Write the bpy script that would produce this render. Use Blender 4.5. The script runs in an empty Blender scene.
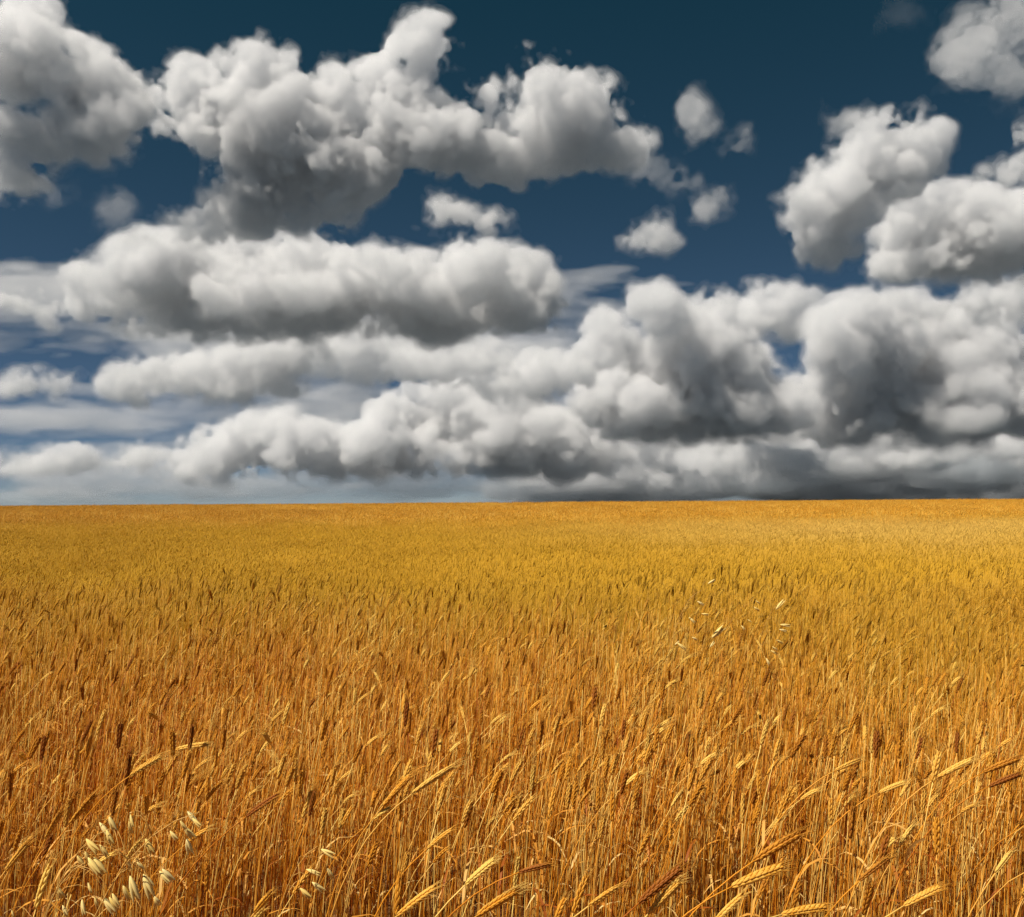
import bpy, math, random, numpy as np
from mathutils import Matrix, Vector
R = math.radians
scn = bpy.context.scene
# ------------------------------------------------------------------ camera
FPX = 900.0; CX, CY = 512.0, 458.5           # focal length and centre of a 1024 x 917 picture, in its pixels
CAM = np.array([0.0, 0.0, 1.5])
PITCH = math.atan(44.5/FPX); ROLL = R(-0.38)
cd = bpy.data.cameras.new('camera'); cam = bpy.data.objects.new('camera', cd); scn.collection.objects.link(cam)
cd.lens = FPX/1024*36; cd.sensor_width = 36; cd.clip_start = 0.05; cd.clip_end = 400000
MC = Matrix.Rotation(PITCH,3,'X') @ Matrix.Rotation(R(90),3,'X') @ Matrix.Rotation(ROLL,3,'Z')
cam.matrix_world = Matrix.Translation(Vector(CAM)) @ MC.to_4x4()
scn.camera = cam
MCn = np.array(MC)
def ray(px, py):
    d = MCn @ np.array([(px-CX)/FPX, -(py-CY)/FPX, -1.0]); return d/d[1]
# ------------------------------------------------------------------ sky, sun, exposure
SUN = np.array([-0.48,-0.31,0.87]); SUN/=np.linalg.norm(SUN)
w = bpy.data.worlds.new('World'); scn.world = w; w.use_nodes = True
nt = w.node_tree; sky = nt.nodes.new('ShaderNodeTexSky'); sky.sky_type='NISHITA'; sky.sun_disc=False
sky.sun_elevation = math.asin(SUN[2]); sky.sun_rotation = math.atan2(SUN[0],SUN[1])
sky.altitude=5000; sky.air_density=0.8; sky.dust_density=0.0; sky.ozone_density=4.0
def wn(ty,**kw):
    n=nt.nodes.new(ty)
    for k,v in kw.items(): setattr(n,k,v)
    return n
tcw=wn('ShaderNodeTexCoord'); sxyz=wn('ShaderNodeSeparateXYZ'); nt.links.new(tcw.outputs['Generated'],sxyz.inputs[0])
el=wn('ShaderNodeMapRange'); el.inputs[1].default_value=0.0; el.inputs[2].default_value=0.50; nt.links.new(sxyz.outputs[2],el.inputs[0])
tint=wn('ShaderNodeMix',data_type='RGBA'); nt.links.new(el.outputs[0],tint.inputs[0])
tint.inputs[6].default_value=(0.70,0.62,0.57,1); tint.inputs[7].default_value=(0.23,0.56,0.43,1)   # a polarised, deep sky
gam=wn('ShaderNodeMix',data_type='RGBA',blend_type='MULTIPLY'); gam.inputs[0].default_value=1
nt.links.new(sky.outputs[0],gam.inputs[6]); nt.links.new(tint.outputs[2],gam.inputs[7])
bg = nt.nodes['Background']; bg.inputs[1].default_value=0.062
nt.links.new(gam.outputs[2], bg.inputs[0])
ld = bpy.data.lights.new('sun','SUN'); ld.energy=5.0; ld.angle=R(0.5); ld.color=(1,.915,.80)
sun = bpy.data.objects.new('sun',ld); scn.collection.objects.link(sun)
sun.rotation_euler = Vector(SUN).to_track_quat('Z','Y').to_euler()
vs=scn.view_settings; vs.view_transform='Standard'; vs.look='None'; vs.exposure=0.35; vs.gamma=1; vs.use_curve_mapping=False
cy=scn.cycles; cy.use_denoising=True; cy.max_bounces=12; cy.volume_bounces=6; cy.diffuse_bounces=2; cy.glossy_bounces=1
cy.transmission_bounces=3; cy.transparent_max_bounces=64; cy.use_adaptive_sampling=True; cy.adaptive_threshold=0.025
cy.sample_clamp_indirect=5; cy.caustics_reflective=False; cy.caustics_refractive=False
cy.denoising_prefilter='FAST'
# ------------------------------------------------------------------ helpers
def add(name, me, parent=None):
    o=bpy.data.objects.new(name,me); scn.collection.objects.link(o)
    if parent: o.parent=parent
    return o
def tag(o,label=None,cat=None,group=None,kind=None):
    if label: o['label']=label
    if cat: o['category']=cat
    if group: o['group']=group
    if kind: o['kind']=kind
    return o
def quads_mesh(name,P,Q,mats,mi=None,smooth=True):
    me=bpy.data.meshes.new(name); me.vertices.add(len(P)); me.vertices.foreach_set('co',np.asarray(P,np.float32).ravel())
    Q=np.asarray(Q,np.int32); n=Q.shape[1]
    me.loops.add(Q.size); me.loops.foreach_set('vertex_index',Q.ravel())
    me.polygons.add(len(Q)); me.polygons.foreach_set('loop_start',np.arange(0,Q.size,n,dtype=np.int32))
    me.polygons.foreach_set('use_smooth',np.full(len(Q),smooth))
    for m in mats: me.materials.append(m)
    if mi is not None: me.polygons.foreach_set('material_index',np.asarray(mi,np.int32))
    me.update(calc_edges=True); return me
# ------------------------------------------------------------------ clouds: closed meshes round a scattering volume
def bspl(n, step, off):
    """n x m weights of a cubic B-spline lattice with spacing step (in voxels)"""
    x = np.arange(n)/step + off + 1.0
    i = np.floor(x).astype(int); t = x-i; W = np.zeros((n,i.max()+3),np.float32); r=np.arange(n)
    for k,wt in enumerate(((1-t)**3/6,(3*t**3-6*t**2+4)/6,(-3*t**3+3*t**2+3*t+1)/6,t**3/6)): W[r,i-1+k]=wt
    return W
def lattice_noise(shape, step, rng):
    Ws=[bspl(n,s,rng.random()) for n,s in zip(shape,step)]
    L = rng.standard_normal([W.shape[1] for W in Ws]).astype(np.float32)
    A=np.tensordot(Ws[0],L,(1,0)); A=np.matmul(Ws[1],A); return (A@Ws[2].T)/0.33
def surface_nets(F, iso):
    """closed quad mesh of F>iso, vertices in voxel units"""
    F=F-iso; F[0]=F[-1]=-1; F[:,0]=F[:,-1]=-1; F[:,:,0]=F[:,:,-1]=-1
    S=F>0; nx,ny,nz=F.shape
    cnt=np.zeros((nx-1,ny-1,nz-1),np.int8)
    cs=[(a,b,c) for a in (0,1) for b in (0,1) for c in (0,1)]
    for a,b,c in cs: cnt+=S[a:nx-1+a,b:ny-1+b,c:nz-1+c]
    act=np.flatnonzero(((cnt>0)&(cnt<8)).ravel())
    if len(act)==0: return np.zeros((0,3)),np.zeros((0,4),int)
    ci=np.stack(np.unravel_index(act,cnt.shape),1)
    idx=np.full(cnt.size,-1,np.int64); idx[act]=np.arange(len(act)); idx=idx.reshape(cnt.shape)
    P=np.zeros((len(act),3)); N=np.zeros(len(act))
    corner={k:F[ci[:,0]+k[0],ci[:,1]+k[1],ci[:,2]+k[2]].astype(float) for k in cs}
    for ax in range(3):
        for u in (0,1):
            for v in (0,1):
                o=[0,0,0]; o[(ax+1)%3]=u; o[(ax+2)%3]=v; o2=list(o); o2[ax]=1
                f0=corner[tuple(o)]; f1=corner[tuple(o2)]; m=(f0>0)!=(f1>0)
                p=np.tile(np.array(o,float),(len(act),1)); p[:,ax]+=np.where(m,f0/np.where(m,f0-f1,1),0)
                P+=p*m[:,None]; N+=m
    P=P/N[:,None]+ci; Q=[]
    for ax in range(3):
        s0=[slice(1,-1)]*3; s1=[slice(1,-1)]*3; s0[ax]=slice(0,-1); s1[ax]=slice(1,None)
        A=S[tuple(s0)]; B=S[tuple(s1)]; u=(ax+1)%3; v=(ax+2)%3
        for inv in (0,1):
            e=np.stack(np.nonzero((~A&B) if inv else (A&~B)),1)
            for k in range(3):
                if k!=ax: e[:,k]+=1
            def cell(du,dv):
                q=e.copy(); q[:,u]-=du; q[:,v]-=dv; return idx[q[:,0],q[:,1],q[:,2]]
            quad=np.stack([cell(1,1),cell(0,1),cell(0,0),cell(1,0)],1)
            Q.append(quad[:,::-1] if inv else quad)
    return P,np.concatenate(Q)
def cloud_field(blobs, seed, base=None, vox=1.5, amp=1.1, rag=1.3, stretch=1.0, depth=0.9, wisp=1.0, lean=0.35):
    """blobs (x, y, radius x, radius y [, depth offset]) as the cloud is seen; returns fields in those units, and the frame of the grid"""
    rng=np.random.default_rng(seed); C=[];RR=[]
    for b in blobs:
        rx,ry=b[2:4]; dd=b[4] if len(b)>4 else rng.uniform(-.4,.4)*min(rx,2*ry)
        c=ray(b[0],b[1]); C.append([c[0]*FPX,dd,c[2]*FPX]); RR.append([rx,depth*max(ry,min(rx,1.6*ry)),ry])
    C=np.array(C);RR=np.array(RR); C[:,1]-=lean*(C[:,2]-C[:,2].mean())      # tops hang forward over the bases
    size=np.median(RR.min(1)); L=min(size*1.1,60); a=0.30*L*amp
    pad=12+1.1*a+9*(stretch-1)
    lo=(C-RR).min(0)-pad; hi=(C+RR).max(0)+pad
    v=np.array([vox,vox*1.35,vox]); n=np.ceil((hi-lo)/v).astype(int)+2
    ax=[lo[k]+np.arange(n[k])*v[k] for k in range(3)]
    k_=0.34; acc=np.zeros(n,np.float32)
    W=[sum(aa*ws*lattice_noise(n,[LL*stretch/v[0],LL/v[1],LL/v[2]],rng) for LL,aa in ((min(34,size*1.2),.10*min(34,size*1.2)),(13,2.6))) for ws in (1,1,.8)]
    for c,r in zip(C,RR):
        sl=[];g=[]
        for k in range(3):
            i0=max(0,int((c[k]-r[k]-24-lo[k])/v[k])); i1=min(n[k],int((c[k]+r[k]+24-lo[k])/v[k])+2)
            sl.append(slice(i0,i1)); g.append((ax[k][i0:i1]-c[k])/r[k])
        sl=tuple(sl)
        X=(g[0][:,None,None]+W[0][sl]/r[0]); Y=(g[1][None,:,None]+W[1][sl]/r[1]); Z=(g[2][None,None,:]+W[2][sl]/r[2])
        q=np.sqrt(X*X+Y*Y+Z*Z); k1=np.sqrt((X/r[0])**2+(Y/r[1])**2+(Z/r[2])**2)+1e-5
        dist=np.where(q<1,(1-q)*min(r),q*(1-q)/k1)
        acc[sl]+=np.exp(np.clip(dist*k_,-30,20)).astype(np.float32)
    f=np.log(acc+1e-4)/k_-2.0; f+=max(0,9-float(f.max()))
    nz_sum=0; first=True
    while L>2.6:
        nz=lattice_noise(n,[L*stretch/v[0],L/v[1],L/v[2]],rng)
        if first: nz_sum=a*0.55*nz; first=False
        else: nz_sum=nz_sum+a*(np.abs(nz)*1.25-0.9)*rag
        L*=0.53; a*=0.62
    f=f+nz_sum*np.clip(1+f/14,0.2,1)
    if base is not None:
        zb=ray(512,base)[2]*FPX
        wob=lattice_noise((n[0],n[1],2),[45/v[0],45/v[1],2],rng)[:,:,:1]*3.0
        f=np.minimum(f,((ax[2][None,None,:]-zb)+wob)*0.7)
    w=np.zeros_like(f)
    for LL,aa in ((30,3.2),(15,3.4),(8,3.0),(4.2,2.1)):
        w+=aa*lattice_noise(n,[LL*stretch/v[0],LL/v[1],LL/v[2]],rng)
    return f,w*wisp*np.clip(1+f/15,0.2,1),lo,v
VM={}
def vol_mat(dens,col,g=0.15):
    key=(round(dens,6),col)
    if key in VM: return VM[key]
    m=bpy.data.materials.new('cloud_droplets'); m.use_nodes=True; t=m.node_tree; t.nodes.clear()
    o=t.nodes.new('ShaderNodeOutputMaterial'); p=t.nodes.new('ShaderNodeVolumePrincipled')
    p.inputs['Color'].default_value=(*col,1); p.inputs['Density'].default_value=dens; p.inputs['Anisotropy'].default_value=g
    t.links.new(p.outputs[0],o.inputs['Volume']); m.cycles.homogeneous_volume=True
    VM[key]=m; return m
SOFT=((-7.5,0.004,2.3),(-3.0,0.011,1.6),(0.5,0.024,1.0),(4.0,0.042,.6))      # nested shells: threshold, density, share of the wispy noise
VEIL=((-2,0.0022,1.5),(2,0.003,1.5),(6,0.004,1.5))
def make_cloud(name,label,cat,blobs,D,base=None,seed=1,layers=SOFT,col=(.945,.955,.97),dens=1.0,group=None,kind=None,**kw):
    f,w,lo,v=cloud_field(blobs,seed,base,**kw)
    s=D/FPX; dens*=min(1.1,max(1,D/5500)); Ps=[];Qs=[];mi=[];mats=[];nv=0
    for iso,dn,ws in layers:
        P,Q=surface_nets(f+w*ws,iso)
        if len(P)==0: continue
        Ps.append(P);Qs.append(Q+nv);nv+=len(P); mi.append(np.full(len(Q),len(mats))); mats.append(vol_mat(dn*dens/s,col))
    P=(lo+np.concatenate(Ps)*v)*s; P[:,1]+=D; P[:,2]+=CAM[2]
    ctr=(P.min(0)+P.max(0))/2; ctr[2]=P[:,2].min()
    o=add(name,quads_mesh(name,P-ctr,np.concatenate(Qs),mats,np.concatenate(mi))); o.location=ctr
    tag(o,label,cat,group,kind); return o
# name, label, distance, flat base (picture y), seed, blobs, extra
CU='cumulus_cloud'
CLOUDS=[
 ('pale ragged cloud filling the top left corner of the sky',2500,None,11,
  [(30,72,66,44),(85,92,60,48),(15,22,40,24),(118,125,40,30),(25,142,44,36),(8,172,40,24),(42,18,24,18),(100,140,34,22)],{'wisp':1.3,'lean':0}),
 ('broad heaped cloud with a bright knob, second from the top left corner',2700,None,66,
  [(182,98,38,38),(225,122,46,42),(270,100,36,40),(255,152,56,52),(305,172,74,38),(240,200,60,26),(290,135,50,46),(345,152,56,54),(330,112,38,34),(385,92,40,36),(424,58,40,34),(400,118,56,40),(445,142,56,32),(500,150,60,24),(545,108,44,44),(574,122,48,44),(612,146,40,22),(140,232,30,8),(185,222,40,14),(278,74,14,20),(232,85,14,18),(310,205,56,18),(480,96,18,14)],{'wisp':1.2}),
 ('small white cloud by itself just above the long flat based cloud',3400,233,24,
  [(455,212,28,16),(442,202,18,15),(485,219,22,11),(462,221,40,9)],{'amp':.8}),
 ('long bright topped cloud with a flat dark base across the left middle of the sky',4500,330,68,
  [(42,306,40,13),(95,290,34,26),(135,283,44,36),(180,275,54,38),(245,272,52,36),(300,266,46,34),(290,298,96,32),(370,285,56,34),(430,288,60,34),(492,280,54,34),(530,302,40,26),(440,312,118,22),(280,316,190,18),(296,242,14,16),(268,246,20,14)],{'depth':1.7,'amp':.85}),
 ('grey cloud with a bright crest tucked under the long flat based cloud',6200,404,31,
  [(135,384,40,18),(180,380,46,22),(222,372,46,26),(268,358,46,26),(300,345,34,18),(240,386,66,18)],{}),
 ('small dim grey cloud at the far left above the pale streaks',6500,396,32,[(30,386,30,11),(52,384,22,10)],{}),
 ('low line of small puffs above the left end of the field',11000,480,70,
  [(-10,466,34,12),(28,464,26,11),(70,462,34,12),(130,458,32,15),(180,456,44,20),(235,450,52,28),(275,437,44,26),(320,452,52,26),(365,460,44,20),(280,466,130,14)],{}),
 ('tall bright knobbly cloud with a wide dark base in the centre of the sky',10500,478,74,
  [(452,398,48,34),(440,384,28,20),(500,412,48,38),(420,425,60,36),(378,442,52,28),(470,440,96,32),(540,440,60,30),(590,448,54,24),(470,462,130,16)],{}),
 ('flat mid grey cloud between the long cloud and the tall bright one',8000,400,33,
  [(340,352,54,24),(400,356,64,26),(455,362,54,24),(520,376,48,26),(560,372,34,22)],{'dens':.8}),
 ('massive cumulus with bright left shoulder right of the centre',9000,440,101,
  [(608,345,38,40),(652,325,36,26,-40),(695,330,38,32),(640,380,66,46),(722,368,60,46),(690,405,116,34),(598,402,40,32),(755,400,64,34),(690,360,54,42),(690,420,128,20)],{'amp':.7,'rag':1.3,'lean':.25}),
 ('grey cloud hanging behind the shoulders of the two massive ones',11500,344,41,
  [(745,312,54,24),(790,312,50,26),(825,322,32,20),(722,298,24,14),(760,300,32,16)],{'dens':.9}),
 ('massive cumulus with a bright left flank at the right edge of the sky',9500,444,188,
  [(850,342,54,44),(900,322,54,24),(935,345,70,48),(995,342,54,46),(880,400,96,44),(975,400,94,44),(1050,380,60,60),(825,388,38,30),(910,424,130,20)],{'amp':.7,'rag':1.3,'lean':.25}),
 ('upright bright cloud in the upper right, above a wide grey based one',3300,None,177,
  [(882,156,50,36),(906,142,30,22),(850,184,46,38),(828,212,36,34),(834,238,32,20),(808,200,24,20),(880,180,36,28)],{'wisp':1.3}),
 ('wide cloud with a grey base near the right edge under the upright one',3900,280,87,
  [(915,225,42,32),(955,232,54,36),(1002,238,50,34),(945,258,74,22),(1040,245,44,32),(905,250,36,20)],{'depth':1.5}),
 ('low rounded cloud at the right edge above the massive cumulus',6000,322,79,[(992,302,38,20),(1025,300,38,24)],{}),
 ('thin torn cloud in the top right corner of the sky',2500,None,80,
  [(985,45,38,38),(1012,26,32,32),(965,62,18,20),(1015,65,28,26),(950,50,10,14)],{'dens':.28,'rag':1.6,'wisp':2.4,'amp':1.5}),
 ('tiny white puff at the right edge level with the upright cloud',3000,None,36,[(1018,132,12,9)],{}),
 ('small white puff at the right edge above the wide grey based cloud',3300,None,37,[(1014,172,14,16),(1024,165,16,12),(985,180,10,8)],{}),
 ('small torn puff right of the bright knob, topmost of its loose string',2900,None,55,[(694,118,18,17),(686,104,8,11),(705,130,10,8)],{'dens':.5,'amp':.6,'rag':1.2,'wisp':1.5}),
 ('tiny wisp beside the topmost puff of the loose string',2900,None,39,[(737,143,10,8)],{'dens':.25,'rag':1.3,'wisp':1.8}),
 ('faint torn wisp at the right end of the broad heaped cloud',3000,None,40,[(650,172,20,12),(682,182,18,9),(668,168,11,12)],{'dens':.16,'rag':1.5,'wisp':2.2}),
 ('small slanted puff in the loose string below the faint torn wisp',3100,None,42,[(705,205,18,8),(720,197,9,7)],{'dens':.35,'rag':1.2,'wisp':1.7}),
 ('round little cloud at the lower end of the loose string of puffs',3400,250,43,[(652,235,24,13),(662,228,13,11),(636,240,14,7)],{'dens':.7,'wisp':1.4}),
 ('tiny puff left of the upright bright cloud top',3000,None,44,[(835,124,12,11)],{'dens':.3,'wisp':1.8}),
 ('tiny torn scrap of cloud left of the broad heaped cloud base',2900,None,48,[(122,200,14,10),(108,214,10,7),(62,198,14,6)],{'dens':.12,'wisp':2}),
 ('faint scrap of cloud alone near the top edge, left of the torn corner cloud',2600,None,49,[(902,13,14,5),(914,9,8,4)],{'dens':.025,'wisp':1.8}),
 ('pale pinkish low cloud between two dark bases right of centre',12500,484,45,[(700,464,44,16),(760,460,54,20),(800,464,34,14),(740,474,96,10)],{}),
 ('small bright low cloud beneath the massive right cumulus',13000,474,46,[(925,458,40,13),(965,452,40,14),(1010,446,44,16)],{}),
]
for i,(lab,D,base,seed,bl,kw) in enumerate(CLOUDS):
    make_cloud(CU,lab,'cloud',bl,D,base,seed,**kw)
# overcast slab added to shade the horizon, and the dark rain bases under it
LOWK=dict(lean=0,amp=.8,stretch=2.2)
make_cloud('shading_overcast','flat overcast slab added far off behind the massive cumulus to shade the horizon band','cloud',
  [(540,436,130,12,-40),(700,434,160,14,0),(880,432,170,14,-20),(1060,430,170,14,0),(1220,430,150,14,-20),(620,436,150,12,120),(820,436,170,12,140),(1020,434,170,12,130),(640,438,140,11,-150),(820,436,150,12,-150),(1000,434,150,12,-150),(1160,432,150,12,-150)],22000,446,50,dens=1.6,lean=0,vox=3,depth=7,amp=.5,stretch=2,wisp=.5)
make_cloud('stratus_cloud','dark slate band of cloud lying on the horizon at the right','cloud',
  [(600,490,120,20,0),(720,486,140,24,0),(830,482,150,30,0),(950,478,160,36,0),(1070,470,130,42,0)],21000,None,51,col=(.90,.935,.965),amp=.45,stretch=3,depth=1.5,wisp=.8,lean=0)
make_cloud('stratus_cloud','grey layered cloud under the base of the massive centre right cumulus','cloud',
  [(560,466,64,14),(640,458,84,16),(620,476,110,12),(850,455,74,18),(900,440,84,18)],16500,484,52,**LOWK)
make_cloud('stratus_cloud','thin pale grey band of cloud lying along the left and middle horizon','cloud',
  [(20,494,140,10),(190,492,150,9),(330,490,130,11),(450,490,110,12),(120,482,120,6),(400,480,110,7)],26000,None,53,dens=.3,col=(.93,.95,.97),amp=.6,stretch=3,lean=0)
# high thin veils far above the heaps
VK=dict(lean=0,layers=VEIL,stretch=4.0,amp=1.8,rag=1.0,vox=2.2)
make_cloud('cirrus_veil','thin white streak of high cloud at the left edge','cloud',[(20,295,100,30),(90,285,90,20),(40,330,120,16)],16000,None,61,dens=2.0,**VK)
make_cloud('cirrus_veil','milky high veil right of the long flat based cloud','cloud',[(585,272,60,12),(640,288,70,9),(560,296,60,16),(600,312,60,14)],16000,None,62,dens=1.8,**VK)
make_cloud('cirrus_veil','pale streaked veil behind the low left clouds','cloud',[(90,420,190,16),(230,432,170,12),(60,352,170,11),(250,335,170,26),(420,345,150,36),(520,350,80,30),(330,405,140,26),(100,462,260,14),(60,385,160,9),(200,490,320,8),(330,478,200,8)],26000,None,63,dens=2.4,**VK)
# ------------------------------------------------------------------ terrain: the field swells to a low crest, then drops away
def ground_z(x,y):
    y=np.asarray(y,float); x=np.asarray(x,float)
    t=np.clip(y/85.0,0,1); rise=0.56*(t*t*(3-2*t))
    far=np.clip((y-100)/500.0,0,1); z=rise*(1-far)-22*far*far*(3-2*far)
    z=z+0.0032*x*np.clip(y/85,0,1)*np.clip(1-(y-100)/300,0,1)*0
    back=np.clip((-y-30)/400,0,1)
    return z+0.03*np.sin(x*.21+1)*np.cos(y*.17)-6*back
def ground_sheet():
    r=np.concatenate([[0],np.geomspace(1,150000,90)]); a=np.linspace(0,2*np.pi,121)[:-1]
    P=[];Q=[]
    for rr in r:
        for t in a:
            x=rr*math.sin(t); y=rr*math.cos(t); P.append((x,y,float(ground_z(x,y))))
    n=len(a)
    for i in range(len(r)-1):
        for j in range(n):
            q=(i*n+j,(i+1)*n+j,(i+1)*n+(j+1)%n,i*n+(j+1)%n)
            Q.append(q)
    return np.array(P),np.array(Q)[:, ::-1]
def nodes(name):
    m=bpy.data.materials.new(name); m.use_nodes=True; t=m.node_tree; t.nodes.clear()
    def N(ty,**kw):
        n=t.nodes.new(ty)
        for k,v in kw.items(): setattr(n,k,v)
        return n
    return m,t,N,t.links.new
def soil_material():
    m,t,N,L=nodes('field_soil')
    o=N('ShaderNodeOutputMaterial'); b=N('ShaderNodeBsdfPrincipled'); L(b.outputs[0],o.inputs[0])
    tc=N('ShaderNodeTexCoord'); n=N('ShaderNodeTexNoise'); n.inputs['Scale'].default_value=9; n.inputs['Detail'].default_value=8
    L(tc.outputs['Object'],n.inputs['Vector'])
    cr=N('ShaderNodeValToRGB'); cr.color_ramp.elements[0].color=(.10,.045,.018,1); cr.color_ramp.elements[1].color=(.26,.13,.05,1)
    cr.color_ramp.elements[0].position=.3; cr.color_ramp.elements[1].position=.7
    L(n.outputs[0],cr.inputs[0])
    g=N('ShaderNodeNewGeometry'); ln=N('ShaderNodeVectorMath',operation='LENGTH'); L(g.outputs['Position'],ln.inputs[0])
    mr=N('ShaderNodeMapRange'); mr.inputs[1].default_value=200; mr.inputs[2].default_value=900; L(ln.outputs['Value'],mr.inputs[0])
    n2=N('ShaderNodeTexNoise'); n2.inputs['Scale'].default_value=.002; L(g.outputs['Position'],n2.inputs['Vector'])
    c2=N('ShaderNodeValToRGB'); c2.color_ramp.elements[0].color=(.052,.062,.070,1); c2.color_ramp.elements[1].color=(.085,.10,.11,1)
    c2.color_ramp.elements[0].position=.35; c2.color_ramp.elements[1].position=.65; L(n2.outputs[0],c2.inputs[0])   # dark blue-grey land beyond the field, tuned to cool its bounce on cloud bases
    mc=N('ShaderNodeMix',data_type='RGBA'); L(mr.outputs[0],mc.inputs[0]); L(cr.outputs[0],mc.inputs[6]); L(c2.outputs[0],mc.inputs[7]); L(mc.outputs[2],b.inputs['Base Color']); b.inputs['Roughness'].default_value=1; b.inputs['Specular IOR Level'].default_value=.1
    bp=N('ShaderNodeBump'); bp.inputs['Distance'].default_value=.03; L(n.outputs[0],bp.inputs['Height']); L(bp.outputs[0],b.inputs['Normal'])
    return m
P,Q=ground_sheet()
tag(add('ground',quads_mesh('ground',P,Q,[soil_material()])),kind='structure')
# ------------------------------------------------------------------ straw materials (the tint attribute and patches of the crop vary the colour)
def straw(name,c0,c1,c2,green,trans=.25,rough=.55,spec=.3,patch=1.0):
    """c0..c2 along the plant's own tint; green: colour of the less ripe patches of the crop"""
    m,t,N,L=nodes(name)
    o=N('ShaderNodeOutputMaterial'); b=N('ShaderNodeBsdfPrincipled'); tr=N('ShaderNodeBsdfTranslucent'); mx=N('ShaderNodeMixShader')
    mx.inputs[0].default_value=trans; L(b.outputs[0],mx.inputs[1]); L(tr.outputs[0],mx.inputs[2]); L(mx.outputs[0],o.inputs[0])
    at=N('ShaderNodeAttribute',attribute_name='tint'); oi=N('ShaderNodeObjectInfo')
    ad=N('ShaderNodeMath',operation='MULTIPLY_ADD'); L(oi.outputs['Random'],ad.inputs[0]); ad.inputs[1].default_value=.5; ad.inputs[2].default_value=-.25
    s=N('ShaderNodeMath',operation='ADD'); s.use_clamp=True; L(at.outputs['Fac'],s.inputs[0]); L(ad.outputs[0],s.inputs[1])
    cl=N('ShaderNodeTexNoise'); cl.inputs['Scale'].default_value=1.7; cl.inputs['Detail'].default_value=2; gp=N('ShaderNodeNewGeometry'); L(gp.outputs['Position'],cl.inputs['Vector'])
    cm=N('ShaderNodeMath',operation='MULTIPLY_ADD'); L(cl.outputs[0],cm.inputs[0]); cm.inputs[1].default_value=1.1*patch; cm.inputs[2].default_value=-.55*patch; L(ad.outputs[0],s.inputs[1])
    s2=N('ShaderNodeMath',operation='ADD'); s2.use_clamp=True; s.use_clamp=False; L(s.outputs[0],s2.inputs[0]); L(cm.outputs[0],s2.inputs[1]); s=s2
    cr=N('ShaderNodeValToRGB'); e=cr.color_ramp.elements; e[0].color=(*c0,1); e[1].color=(*c2,1); x=e.new(.5); x.color=(*c1,1)
    L(s.outputs[0],cr.inputs[0])
    g=N('ShaderNodeNewGeometry'); sep=N('ShaderNodeSeparateXYZ'); L(g.outputs['Position'],sep.inputs[0])
    n=N('ShaderNodeTexNoise'); n.inputs['Scale'].default_value=.22; n.inputs['Detail'].default_value=3; L(g.outputs['Position'],n.inputs['Vector'])
    # a strip of the field between 5 and 18 m is less ripe than the rest
    yy=N('ShaderNodeMath',operation='MULTIPLY_ADD'); L(n.outputs[0],yy.inputs[0]); yy.inputs[1].default_value=11; L(sep.outputs[1],yy.inputs[2])
    up=N('ShaderNodeMapRange',interpolation_type='SMOOTHSTEP'); up.inputs[1].default_value=8.5; up.inputs[2].default_value=13.5; L(yy.outputs[0],up.inputs[0])
    dn=N('ShaderNodeMapRange',interpolation_type='SMOOTHSTEP'); dn.inputs[1].default_value=21; dn.inputs[2].default_value=40; dn.inputs[3].default_value=1; dn.inputs[4].default_value=0.5; L(yy.outputs[0],dn.inputs[0])
    mu=N('ShaderNodeMath',operation='MULTIPLY'); L(up.outputs[0],mu.inputs[0]); L(dn.outputs[0],mu.inputs[1])
    m2=N('ShaderNodeMath',operation='MULTIPLY'); L(mu.outputs[0],m2.inputs[0]); m2.inputs[1].default_value=.95*patch
    mc=N('ShaderNodeMix',data_type='RGBA'); L(m2.outputs[0],mc.inputs[0]); L(cr.outputs[0],mc.inputs[6]); mc.inputs[7].default_value=(*green,1)
    # a bleached patch of straw in the far right of the field
    pv=N('ShaderNodeVectorMath',operation='DISTANCE'); L(g.outputs['Position'],pv.inputs[0]); pv.inputs[1].default_value=(9,19,.8)
    pm=N('ShaderNodeMapRange',interpolation_type='SMOOTHSTEP'); pm.inputs[1].default_value=12; pm.inputs[2].default_value=1; L(pv.outputs['Value'],pm.inputs[0])
    pn=N('ShaderNodeMath',operation='MULTIPLY'); L(pm.outputs[0],pn.inputs[0]); pn.inputs[1].default_value=.3*patch
    mp=N('ShaderNodeMix',data_type='RGBA'); L(pn.outputs[0],mp.inputs[0]); L(mc.outputs[2],mp.inputs[6]); mp.inputs[7].default_value=(.80,.58,.20,1); mc=mp
    L(mc.outputs[2],b.inputs['Base Color']); L(mc.outputs[2],tr.inputs['Color'])
    b.inputs['Roughness'].default_value=rough; b.inputs['Specular IOR Level'].default_value=spec
    return m
M_STEM=straw('straw_stem',(.34,.07,.005),(.78,.31,.020),(.97,.67,.18),(.56,.31,.018),trans=.1,rough=.5,spec=.2)  # ramp spread wide: straw tones, with gap shadows and sunlit highlights painted in
M_EAR =straw('wheat_ear', (.34,.105,.014),(.78,.35,.03),(.93,.62,.14),(.56,.32,.018),trans=.2,spec=.2)
M_AWN =straw('wheat_awn', (.44,.17,.025),(.80,.40,.05),(.90,.60,.15),(.58,.34,.03),trans=.35,spec=.2)
M_LEAF=straw('dry_leaf',  (.36,.10,.012),(.78,.36,.05),(.90,.66,.25),(.56,.33,.035),trans=.35,spec=.2)
M_OAT =straw('oat_husk',  (.88,.61,.17),(.92,.69,.24),(.94,.76,.33),(.8,.66,.36),trans=.12,spec=.1,patch=0)
M_OSTEM=straw('oat_stem', (.50,.24,.04),(.66,.36,.08),(.74,.46,.13),(.6,.36,.1),trans=.1,patch=0)
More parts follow.
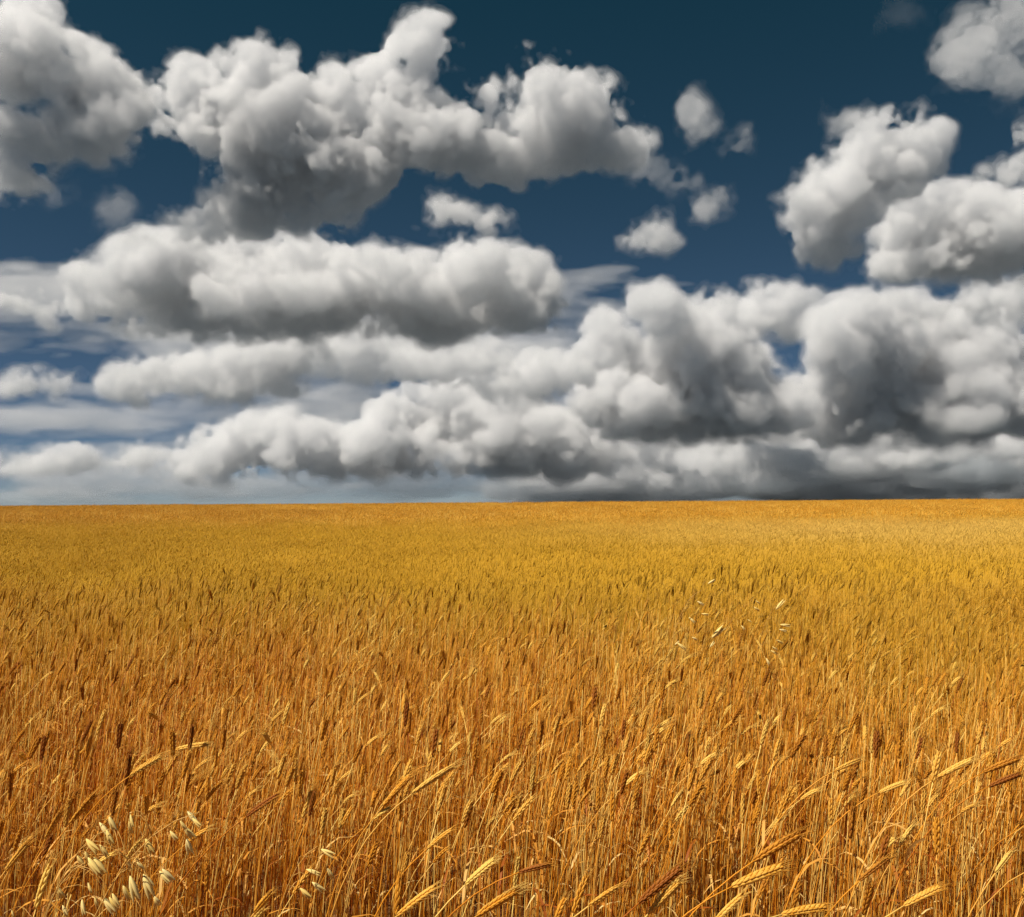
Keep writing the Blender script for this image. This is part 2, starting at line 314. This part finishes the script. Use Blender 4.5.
# ------------------------------------------------------------------ one plant, as polygons
class Geo:
    def __init__(s): s.v=[];s.f=[];s.t=[]
    def add(s,V,F,tint):
        n=len(s.v); s.v+=V; s.f+=[tuple(i+n for i in f) for f in F]; s.t+=[tint]*len(V)
    def tube(s,pts,rad,k,tint,flat=1.0,up=None):
        V=[];F=[]; m=len(pts)
        for i,p in enumerate(pts):
            d=(pts[min(i+1,m-1)]-pts[max(i-1,0)]).normalized()
            a=(up if up is not None else Vector((.2,1,.1))); u=d.cross(a).normalized(); w_=d.cross(u)
            for j in range(k):
                t=2*math.pi*j/k; V.append(p+(u*math.cos(t)+w_*math.sin(t)*flat)*rad[i])
        for i in range(m-1):
            for j in range(k): F.append((i*k+j,i*k+(j+1)%k,(i+1)*k+(j+1)%k,(i+1)*k+j))
        F.append(tuple(range(k))[::-1]); F.append(tuple((m-1)*k+j for j in range(k)))
        s.add(V,F,tint)
    def ribbon(s,pts,wid,side,tint,fold=.25):
        V=[];F=[]
        for p,wd in zip(pts,wid):
            V+=[p-side*wd,p+Vector((0,0,-fold*wd)),p+side*wd]
        for i in range(len(pts)-1):
            a=i*3; F+=[(a,a+1,a+4,a+3),(a+1,a+2,a+5,a+4)]
        s.add(V,F,tint)
    def mesh(s,name,mat):
        me=bpy.data.meshes.new(name); me.from_pydata([tuple(v) for v in s.v],[],s.f)
        a=me.attributes.new('tint','FLOAT','POINT'); a.data.foreach_set('value',np.array(s.t,np.float32))
        me.polygons.foreach_set('use_smooth',np.ones(len(me.polygons),bool)); me.materials.append(mat); me.update(); return me
def bent(H,a0,a1,n,p=2.6,az=0.0):
    """points of a stem of length H whose lean grows from a0 to a1 (radians)"""
    P=[Vector((0,0,0))]; ds=H/n
    for i in range(n):
        t=(i+.5)/n; a=a0+(a1-a0)*t**p
        P.append(P[-1]+Vector((math.sin(a)*math.cos(az),math.sin(a)*math.sin(az),math.cos(a)))*ds)
    return P
def grow_ear(ear,awn,base,d,L,rng,tint,curl=.35,plump=1.0,awn_len=.055,rows=10,roll=None):
    """spikelets in rows along an axis that starts at base towards d"""
    roll=rng.uniform(0,math.pi) if roll is None else roll
    side=d.cross(Vector((0,0,1))); side=side.normalized() if side.length>1e-3 else Vector((1,0,0))
    ax=[];p=base.copy();dd=d.copy()
    for i in range(rows+1):
        ax.append((p.copy(),dd.copy())); p=p+dd*(L/rows); dd=(dd+Vector((.0,0,-curl/rows))).normalized()
    ear.tube([a[0] for a in ax],[.0012]*len(ax),3,tint)
    for i in range(rows):
        p,dd=ax[i]; u=dd.cross(side).normalized(); sz=plump*(.75+.5*math.sin(math.pi*min(1,(i+1.2)/rows*.85)))
        for q in range(4):
            ang=roll+q*math.pi/2+(i%2)*math.pi/4*.6
            r=side*math.cos(ang)+u*math.sin(ang)
            c=p+r*.0030*sz; e=(dd+r*(.26 if q%2==0 else .17)).normalized()
            l=.0135*sz; wd=(.0031 if q%2==0 else .0024)*sz
            ear.tube([c-e*.002,c+e*l*.3,c+e*l*.68,c+e*l],[wd*.35,wd,wd*.85,wd*.15],5,min(1,max(0,tint+rng.uniform(-.12,.12))))
            if awn is not None and q%2==0 or (awn is not None and i>=rows-2):
                al=awn_len*rng.uniform(.7,1.15); e2=(dd+r*rng.uniform(.05,.16)+Vector((0,0,-.02))).normalized()
                a0=c+e*l*.9
                awn.tube([a0,a0+e2*al*.5,a0+e2*al+Vector((0,0,-.004))],[.00045,.00035,.00012],3,tint+.1)
    return ax[-1]
def grow_leaf(leaf,P,i,rng,tint,L=None,az=None):
    az=rng.uniform(0,2*math.pi) if az is None else az; L=L or rng.uniform(.12,.24)
    d=Vector((math.cos(az),math.sin(az),0)); side=Vector((-d.y,d.x,0)); p=P[i].copy(); el=rng.uniform(.7,1.2); pts=[];n=6
    for k in range(n+1):
        pts.append(p.copy()); a=el-k/n*rng.uniform(1.6,2.6); p=p+(d*math.cos(a)+Vector((0,0,math.sin(a))))*(L/n)
    w0=rng.uniform(.0022,.0042)
    leaf.ribbon(pts,[w0*f for f in (.7,1,1,.9,.7,.45,.1)],(side+Vector((0,0,rng.uniform(-.7,.7)))).normalized(),tint)
def plant_geo(rng,H,lean0,lean1,earL=.075,tint=.5,leaves=2,awn_len=.055,plump=1.0,detail=1):
    stem,ear,awn,leaf=Geo(),Geo(),Geo(),[]
    P=bent(H,lean0,lean1,9); r=[.0017-.0008*k/9 for k in range(10)]
    stem.tube(P,r,5,min(1,max(0,tint+rng.uniform(-.35,.3))))
    grow_ear(ear,awn,P[-1],(P[-1]-P[-2]).normalized(),earL,rng,tint,plump=plump,awn_len=awn_len)
    for k in range(leaves):
        leaf.append(Geo()); grow_leaf(leaf[-1],P,rng.choice((3,4,5,6)),rng,min(1,max(0,tint+rng.uniform(-.35,.35))))
    return stem,ear,awn,leaf
def merged(name,parts,scale_keep=True):
    """several Geo with their materials as one mesh"""
    V=[];F=[];T=[];mi=[];mats=[]
    for g,m in parts:
        if not g.v: continue
        n=len(V); V+=[tuple(v) for v in g.v]; F+=[tuple(i+n for i in f) for f in g.f]; T+=g.t; mi+=[len(mats)]*len(g.f); mats.append(m)
    me=bpy.data.meshes.new(name); me.from_pydata(V,[],F)
    a=me.attributes.new('tint','FLOAT','POINT'); a.data.foreach_set('value',np.array(T,np.float32))
    for m in mats: me.materials.append(m)
    me.polygons.foreach_set('material_index',np.array(mi,np.int32)); me.polygons.foreach_set('use_smooth',np.ones(len(F),bool)); me.update(); return me
rng=random.Random(5)
HEIGHT=.86
def bare_straw(geo,rng,H,ox=None,oy=None,k=4,n=6,r=.0013):
    """a stalk without an ear: a tiller or a broken straw"""
    o=Vector((rng.uniform(-.06,.06) if ox is None else ox,rng.uniform(-.06,.06) if oy is None else oy,0)); a=rng.uniform(-.10,.16)
    P=[o+p for p in bent(H*rng.uniform(.6,1.04),a,a+rng.uniform(0,.35),n,p=1.6,az=rng.uniform(-.6,.6))]
    geo.tube(P,[r*(1-.5*i/n) for i in range(n+1)],k,min(1,max(0,rng.gauss(.5,.36))))
def lean_draw(rng): return R(rng.uniform(-2,9)), R(rng.triangular(0,68,16))
# ------------------------------------------------------------------ the mass of the crop: prototypes scattered by geometry nodes
protos=bpy.data.collections.new('wheat_plants_for_the_mass')
def proto(name,me):
    o=bpy.data.objects.new(name,me); protos.objects.link(o)
NEAR_N,MID_N,FAR_N=26,7,6
for i in range(NEAR_N):
    a0,a1=lean_draw(rng); tint=rng.choice((.12,.35,.45,.5,.5,.55,.6,.7,.85))
    g=plant_geo(rng,HEIGHT*rng.uniform(.72,1.06),a0,a1,rng.uniform(.038,.056),tint,rng.choice((0,1,2,2)),rng.uniform(.025,.065),rng.uniform(.58,.76))
    for k in range(4): bare_straw(g[0],rng,HEIGHT)
    if i%5>2: g=(g[0],Geo(),Geo(),g[3][:1])
    proto('a_wheat_%02d'%i,merged('wheat',[(g[0],M_STEM),(g[1],M_EAR),(g[2],M_AWN)]+[(l,M_LEAF) for l in g[3]]))
def simple_patch(rng,size,count,coarse):
    stem,ear,leaf=Geo(),Geo(),Geo()
    for k in range(count):
        ox,oy=rng.uniform(-size/2,size/2),rng.uniform(-size/2,size/2); a0,a1=lean_draw(rng); az=R(rng.gauss(0,55)); tint=min(1,max(0,rng.gauss(.5,.33)))
        H=HEIGHT*rng.uniform(.70,1.07)*(1+.03*math.sin(ox*7)); n=5 if not coarse else 3
        P=[Vector((ox,oy,0))+p for p in bent(H,a0,a1,n,az=az)]
        k0=1 if coarse else 0
        stem.tube(P[k0:],[.0014 if not coarse else .0022]*len(P[k0:]),3,min(1,max(0,tint+rng.uniform(-.35,.2))))
        d=(P[-1]-P[-2]).normalized(); L=rng.uniform(.036,.056); w=rng.uniform(.0032,.0046)*(1.3 if coarse else 1); c=P[-1]
        dn=Vector((0,0,-.012))
        if rng.random()<.38: pass
        elif coarse: ear.tube([c,c+d*L*.5,c+d*L*1.4+dn],[w*.5,w,w*.2],4,tint)
        else:
            ear.tube([c,c+d*L*.2,c+d*L*.55,c+d*L*.85+dn*.6,c+d*L+dn],[w*.4,w,w*.95,w*.7,w*.2],5,tint)
            ear.tube([c+d*L*.6,c+d*L*1.2+dn,c+d*L*1.55+dn*2],[w*.9,w*.55,w*.1],3,tint+.15,flat=.4)
        if rng.random()<(.9 if not coarse else .3): bare_straw(stem,rng,HEIGHT,ox+rng.uniform(-.03,.03),oy+rng.uniform(-.03,.03),3,3,.0013 if not coarse else .002)
        if rng.random()<(.9 if not coarse else .25):
            i=rng.choice((2,3)) if not coarse else 2; az2=rng.uniform(0,6.28); d2=Vector((math.cos(az2),math.sin(az2),.5)); l=rng.uniform(.08,.18)
            p=P[i]; pts=[p,p+d2*l*.4,p+d2*l*.75+Vector((0,0,-l*.2)),p+d2*l*.9+Vector((0,0,-l*.6))]
            leaf.ribbon(pts,[.004,.0045,.0035,.0008],Vector((-d2.y,d2.x,rng.uniform(-.5,.5))).normalized(),min(1,max(0,tint+rng.uniform(-.3,.4))))
    return merged('wheat',[(stem,M_STEM),(ear,M_EAR),(leaf,M_LEAF)])
for i in range(MID_N): proto('b_wheat_%02d'%i,simple_patch(rng,.5,105,False))
for i in range(FAR_N): proto('c_wheat_%02d'%i,simple_patch(rng,1.3,420,True))
nr=np.random.default_rng(8)
pts=[];idx=[];rot=[];scl=[]
def in_view(x,y,m=1.12,e=1.0): return abs(x)<(y*.569*m+e)
DENS=430
def edge_density(y): return 40+(DENS-40)*np.clip((y-1.9)/.7,0,1)**1.2
D_NEAR,D_MID,D_FAR=7.5,26,150
def swell(x,y): return 1+.045*math.sin(x*1.9+1.2*math.sin(y*.8))+.04*math.sin(y*1.3+1.5*math.sin(x*.7+2))
cand=[]
def clump(x,y): return .62+.22*math.sin(x*23+3*math.sin(y*9))+.22*math.sin(y*19+2.5*math.sin(x*13))+.16*math.sin(x*6.1-y*4.7)
for k in range(int(DENS*(D_NEAR-.9)*2*(D_NEAR*.569*1.12+1))):
    y=nr.uniform(.9,D_NEAR); x=nr.uniform(-1,1)*(D_NEAR*.569*1.12+1)
    if in_view(x,y) and nr.random()<edge_density(y)/DENS and y>1.15 and clump(x,y)>nr.random()*1.05 and not (y<1.8 and 35<CX+FPX*x/y<240): cand.append((x,y))
cand.sort(key=lambda p:(not in_view(p[0],p[1],1.0,.05),p[0]**2*.6+p[1]**2))
N_SINGLE=262
singles=cand[:N_SINGLE]
for x,y in cand[N_SINGLE:]:
    pts.append((x,y,float(ground_z(x,y)))); idx.append(nr.integers(0,NEAR_N)); rot.append((0,0,nr.normal(0,.85))); scl.append(nr.uniform(.90,1.07)*swell(x,y))
y=D_NEAR
while y<D_MID:
    x=-(y*.569*1.12+1.2)
    while x<y*.569*1.12+1.2:
        xx=x+nr.uniform(-.1,.1); yy=y+nr.uniform(-.1,.1)
        pts.append((xx,yy,float(ground_z(xx,yy)))); idx.append(NEAR_N+nr.integers(0,MID_N)); rot.append((0,0,nr.normal(0,.22))); scl.append(nr.uniform(.94,1.06)*swell(xx,yy)); x+=.42
    y+=.42
while y<D_FAR:
    x=-(y*.569*1.12+1.5)
    while x<y*.569*1.12+1.5:
        xx=x+nr.uniform(-.2,.2); yy=y+nr.uniform(-.2,.2)
        pts.append((xx,yy,float(ground_z(xx,yy)))); idx.append(NEAR_N+MID_N+nr.integers(0,FAR_N)); rot.append((0,0,nr.normal(0,.22))); scl.append(nr.uniform(.88,1.1)*swell(xx,yy)); x+=1.05
    y+=1.05
me=bpy.data.meshes.new('wheat_field'); me.vertices.add(len(pts)); me.vertices.foreach_set('co',np.array(pts,np.float32).ravel())
for nm,ty,arr in (('which','INT',np.array(idx,np.int32)),('size','FLOAT',np.array(scl,np.float32))):
    me.attributes.new(nm,ty,'POINT').data.foreach_set('value',arr)
me.attributes.new('turn','FLOAT_VECTOR','POINT').data.foreach_set('vector',np.array(rot,np.float32).ravel())
field=tag(add('wheat_field',me),'dense mass of ripe golden wheat filling the field up to the horizon','wheat field',kind='stuff')
ng=bpy.data.node_groups.new('scatter_wheat','GeometryNodeTree')
ng.interface.new_socket('Geometry',in_out='INPUT',socket_type='NodeSocketGeometry'); ng.interface.new_socket('Geometry',in_out='OUTPUT',socket_type='NodeSocketGeometry')
gi=ng.nodes.new('NodeGroupInput'); go=ng.nodes.new('NodeGroupOutput'); ip=ng.nodes.new('GeometryNodeInstanceOnPoints'); ci=ng.nodes.new('GeometryNodeCollectionInfo')
ci.inputs['Collection'].default_value=protos; ci.inputs['Separate Children'].default_value=True; ci.inputs['Reset Children'].default_value=True
def named(n,ty):
    a=ng.nodes.new('GeometryNodeInputNamedAttribute'); a.data_type=ty; a.inputs[0].default_value=n; return a.outputs[0]
e2r=ng.nodes.new('FunctionNodeEulerToRotation')
ip.inputs['Pick Instance'].default_value=True
lk=ng.links.new
lk(gi.outputs[0],ip.inputs['Points']); lk(ci.outputs[0],ip.inputs['Instance']); lk(named('which','INT'),ip.inputs['Instance Index'])
lk(named('turn','FLOAT_VECTOR'),e2r.inputs[0]); lk(e2r.outputs[0],ip.inputs['Rotation']); lk(named('size','FLOAT'),ip.inputs['Scale']); lk(ip.outputs[0],go.inputs[0])
field.modifiers.new('scatter','NODES').node_group=ng
# ------------------------------------------------------------------ the nearest plants, one by one
def make_plant(label,group,geo,name='wheat_plant',cat='wheat plant'):
    o=add(name,None); tag(o,label,cat,group)
    st=add('stem',geo[0].mesh('stem',M_STEM),o); er=add('ear',geo[1].mesh('ear',M_EAR),o)
    if geo[2].v: add('awns',geo[2].mesh('awns',M_AWN),er)
    for l in geo[3]: add('leaf',l.mesh('leaf',M_LEAF),o)
    return o
def copy_plant(src,label):
    c=src.copy(); scn.collection.objects.link(c); c['label']=label
    for ch in src.children:
        d=ch.copy(); scn.collection.objects.link(d); d.parent=c
        for g in ch.children:
            e=g.copy(); scn.collection.objects.link(e); e.parent=d
    return c
GROUP='wheat plants at the near edge of the field'
kinds=[]
for k in range(20):
    a0,a1=lean_draw(rng); tint=(.15,.5,.8,.55,.5)[k%5]
    kinds.append((k%5,plant_geo(rng,HEIGHT*rng.uniform(.80,1.02),a0,a1,rng.uniform(.048,.066),tint,rng.choice((0,1,1)),rng.uniform(.012,.04),rng.uniform(.62,.8))))
first={}
for n,(x,y) in enumerate(singles):
    k=n%20; side='near left by the oats' if x<-y*.19 else 'front right corner' if x>y*.19 else 'near middle edge'
    tone=('dark brown eared','golden eared','pale straw eared','golden eared','golden eared')[kinds[k][0]]
    lab='%s wheat plant of the common crowd at %s'%(tone,side)
    o=copy_plant(first[k],lab) if k in first else first.setdefault(k,make_plant(lab,GROUP,kinds[k][1]))
    o.location=(x,y,float(ground_z(x,y))); o.rotation_euler=(0,0,nr.normal(0,.5)); s=nr.uniform(.92,1.05); o.scale=(s,s,s)
# ------------------------------------------------------------------ ears that stand out one by one: where the ear starts and ends as seen, its tint
OUT=[
 (131,775,165,752,.86,'wheat plant with a bright yellow ear leaning right above the wild oats'),
 (176,749,213,741,.80,'wheat plant whose yellow ear lies almost level, right of the oats'),
 (81,744,93,716,.02,'wheat plant with a dark brown upright ear at the left side'),
 (384,805,414,769,.55,'wheat plant with a broad orange ear beside the brightest yellow one'),
 (413,793,459,759,.92,'wheat plant with the brightest long yellow ear, just left of the middle'),
 (247,816,281,790,.03,'wheat plant with a dark brown ear slanting up right of the oats'),
 (428,848,456,824,.70,'wheat plant with a golden ear slanting right below the brightest yellow ear'),
 (466,884,498,854,1.0,'wheat plant with a smooth cream white ear near the bottom middle'),
 (398,915,440,880,.78,'wheat plant with a thick yellow ear touching the bottom edge left of the cream one'),
 (478,915,522,884,.74,'wheat plant with a golden ear at the bottom edge right of the cream one'),
 (520,872,554,861,.02,'wheat plant with a dark ear lying nearly level at the bottom middle'),
 (755,860,806,826,.66,'wheat plant with a big curved golden ear right of the bottom middle'),
 (733,886,790,860,.72,'wheat plant with a long thin golden ear under the big curved one'),
 (650,912,684,874,.84,'wheat plant with a yellow ear alongside a dark one at the bottom'),
 (640,902,686,860,.02,'wheat plant with a long dark brown ear alongside a yellow one at the bottom'),
 (712,925,746,888,.76,'wheat plant with a broad yellow ear cut off by the bottom edge'),
 (783,914,832,903,.68,'wheat plant with a golden ear arching level along the bottom edge'),
 (938,777,977,754,.86,'wheat plant with a bright yellow ear near the right edge'),
 (984,772,1023,754,.03,'wheat plant with a dark ear at the right edge, upper one of two'),
 (990,786,1024,770,.0,'wheat plant with a dark ear at the right edge, lower one of two'),
 (836,770,864,756,.84,'wheat plant with a short yellow ear left of the bright right hand one'),
 (880,792,908,779,.86,'wheat plant with a pale yellow ear below the bright right hand one'),
 (996,872,1013,848,.97,'wheat plant with a pale plump ear low in the right corner'),
 (46,838,63,806,.62,'wheat plant with an upright golden ear left of the wild oats'),
 (70,824,98,788,.52,'wheat plant with an orange ear above the left part of the wild oats'),
 (6,870,29,840,.80,'wheat plant with a yellow ear at the left edge beside the oats'),
 (255,912,272,890,.58,'wheat plant with a small orange ear at the bottom, right of the oats'),
 (590,905,625,880,.70,'wheat plant with a golden ear low in the middle, right of the dark level one'),
 (905,905,945,882,.62,'wheat plant with an orange ear low towards the right corner'),
 (860,880,892,852,.66,'wheat plant with a golden ear right of the big curved one'),
]
for x0,y0,x1,y1,tint,lab in OUT:
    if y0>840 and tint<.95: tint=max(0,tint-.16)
    rg=random.Random(x0*7+y0); d=(1.5-rg.uniform(.86,.92))*FPX/(y0-503)
    b=Vector(CAM)+Vector(ray(x0,y0))*d; t=Vector(CAM)+Vector(ray(x1,y1))*(d+rg.uniform(-.02,.02)); L=(t-b).length; dirn=(t-b).normalized()
    root=Vector((b.x-dirn.x*.30-rg.uniform(-.03,.05),b.y+rg.uniform(-.03,.06),0)); root.z=float(ground_z(root.x,root.y))
    c=b-dirn*.16; c.z=max(c.z,b.z-.14); P=[]
    for k in range(13):
        u=k/12; q0=root.lerp(Vector((root.x+.02,root.y,b.z*.75)),u); q1=Vector((root.x+.02,root.y,b.z*.75)).lerp(c,u); q2=c.lerp(b,u)
        P.append(q0.lerp(q1,u).lerp(q1.lerp(q2,u),u)-root)
    stem,ear,awn,leaf=Geo(),Geo(),Geo(),Geo()
    stem.tube(P,[.0018-.0008*k/12 for k in range(13)],6,min(.9,tint*.6+.25))
    grow_ear(ear,awn,P[-1],dirn,L*.82,rg,tint,curl=.12,plump=.70*min(1.15,max(.8,L/.085)),awn_len=L*rg.uniform(.25,.4),rows=16)
    grow_leaf(leaf,P,rg.choice((5,6,7)),rg,.5)
    o=make_plant(lab,'wheat plants whose ears stand out',(stem,ear,awn,[leaf])); o.location=root
# ------------------------------------------------------------------ wild oats: loose hanging pale spikelets on thin branches
def husk(geo,a,b,rg,tint):
    d=(b-a); L=d.length; d.normalize(); s=d.cross(Vector((rg.uniform(-.3,.3),1,rg.uniform(-.3,.3)))).normalized(); v=d.cross(s)
    for sg in (-1,1):
        op=rg.uniform(.06,.17)*sg; e=(d+s*op).normalized(); w_=L*.138
        geo.tube([a+e*L*f for f in (0,.14,.36,.6,.84,1)],[w_*f for f in (.12,.62,1,.82,.38,.02)],7,tint,flat=.62,up=s)
    geo.tube([a+d*L*f for f in (.3,.6,.9)],[L*.05,L*.06,L*.02],5,max(0,tint-.5),up=s)
def oat(label,husks,d,top,foot,seed):
    """husks: (x0,y0,x1,y1) attached end and hanging tip as seen; top: end of the main stem; foot: where it would meet the ground"""
    rg=random.Random(seed); at=lambda x,y,dd: Vector(CAM)+Vector(ray(x,y))*dd
    T=at(top[0],top[1],d); root=Vector((T.x-foot,T.y+rg.uniform(0,.06),0)); root.z=float(ground_z(root.x,root.y))
    o=tag(add('wild_oat',None),label,'wild oat','wild oats among the wheat'); o.location=root
    m=Vector((root.x+foot*.15,root.y,T.z*.95)); P=[(root.lerp(m,u/14)).lerp(m.lerp(T,u/14),u/14)-root for u in range(15)]
    st=Geo(); st.tube(P,[.0016-.0010*k/14 for k in range(15)],5,.5); add('stem',st.mesh('stem',M_OSTEM),o)
    if len(husks)>7 and d<2: husks=husks+[(a+u,b+v,c+u+rg.uniform(-2,2),e+v) for a,b,c,e in husks[::2] for u,v in [(rg.uniform(-15,15),rg.uniform(-18,12))]]
    for x0,y0,x1,y1 in husks:
        y1=max(y1,y0+5) if d<2 else y1
        dd=d+rg.uniform(-.05,.05); a=at(x0,y0,dd)-root; b=at(x1,y1,dd+rg.uniform(-.006,.006))-root
        q=min(P[6:],key=lambda p:(p-a).length+.25*abs(p.z-a.z-.01)); mid=(q+a)/2+Vector((0,0,.018))
        br=Geo(); br.tube([q,(q+mid)/2+Vector((0,0,.006)),mid,(mid+a)/2+Vector((0,0,.004)),a],[.0006,.0005,.00045,.0004,.0004],3,.5)
        add('branch',br.mesh('branch',M_OSTEM),o)
        h=Geo(); husk(h,a,b,rg,rg.uniform(.2,.9)); add('spikelet',h.mesh('spikelet',M_OAT),o)
def crop(x,y,k,l): return [(x+a/k,y+b/k,x+c/k,y+e/k) for a,b,c,e in l]
oat('wild oat with a few pale spikelets low at the far left of its cluster',crop(0,780,5.12,[(290,545,330,612),(420,610,430,702),(320,640,345,705),(60,665,70,705),(450,525,472,585),(485,600,503,655)]),1.30,(86,862),.16,1)
oat('wild oat with a thick cluster of cream spikelets in the lower left corner',crop(0,780,5.12,[(440,300,505,380),(510,330,555,402),(395,385,432,452),(435,365,460,432),(480,395,540,492),(465,420,500,482),(545,255,582,337),(530,600,590,692),(575,580,612,652),(655,410,668,467),(665,490,710,632),(630,540,668,622)]),1.26,(112,828),.22,2)
oat('wild oat with spread spikelets reaching right from the lower left cluster',crop(0,780,5.12,[(660,210,675,282),(745,300,785,387),(940,240,1002,307),(985,195,1032,242),(870,260,910,312),(955,300,980,392),(740,485,790,552),(830,455,898,522),(790,595,822,642),(700,420,742,460)]),1.28,(200,812),.30,3)
oat('small wild oat with five pale spikelets right of the lower left cluster',[(321,849,336,857),(306,869,321,875),(327,868,334,880),(312,882,326,893),(300,888,312,899)],1.36,(318,846),.14,4)
oat('wild oat with a scatter of tiny white spikelets in mid field, left of its neighbours',crop(660,560,6.4,[(305,152,357,126),(238,263,287,294),(265,343,317,350),(185,366,232,407),(205,493,242,517),(95,543,127,518),(110,530,172,582)]),3.15,(702,590),.2,5)
oat('wild oat in mid field with few faint spikelets, middle one of three',crop(660,560,6.4,[(330,500,417,423),(613,260,642,282),(520,418,547,452),(560,380,590,400),(600,300,640,330),(320,560,350,520)]),3.15,(750,603),.2,6)
oat('wild oat in mid field with bright white stacked spikelets, right one of three',crop(660,560,6.4,[(740,318,802,253),(768,413,842,421),(763,443,817,456),(743,508,792,537),(718,553,757,582),(708,578,757,607),(680,628,707,682)]),3.15,(784,600),.18,7)
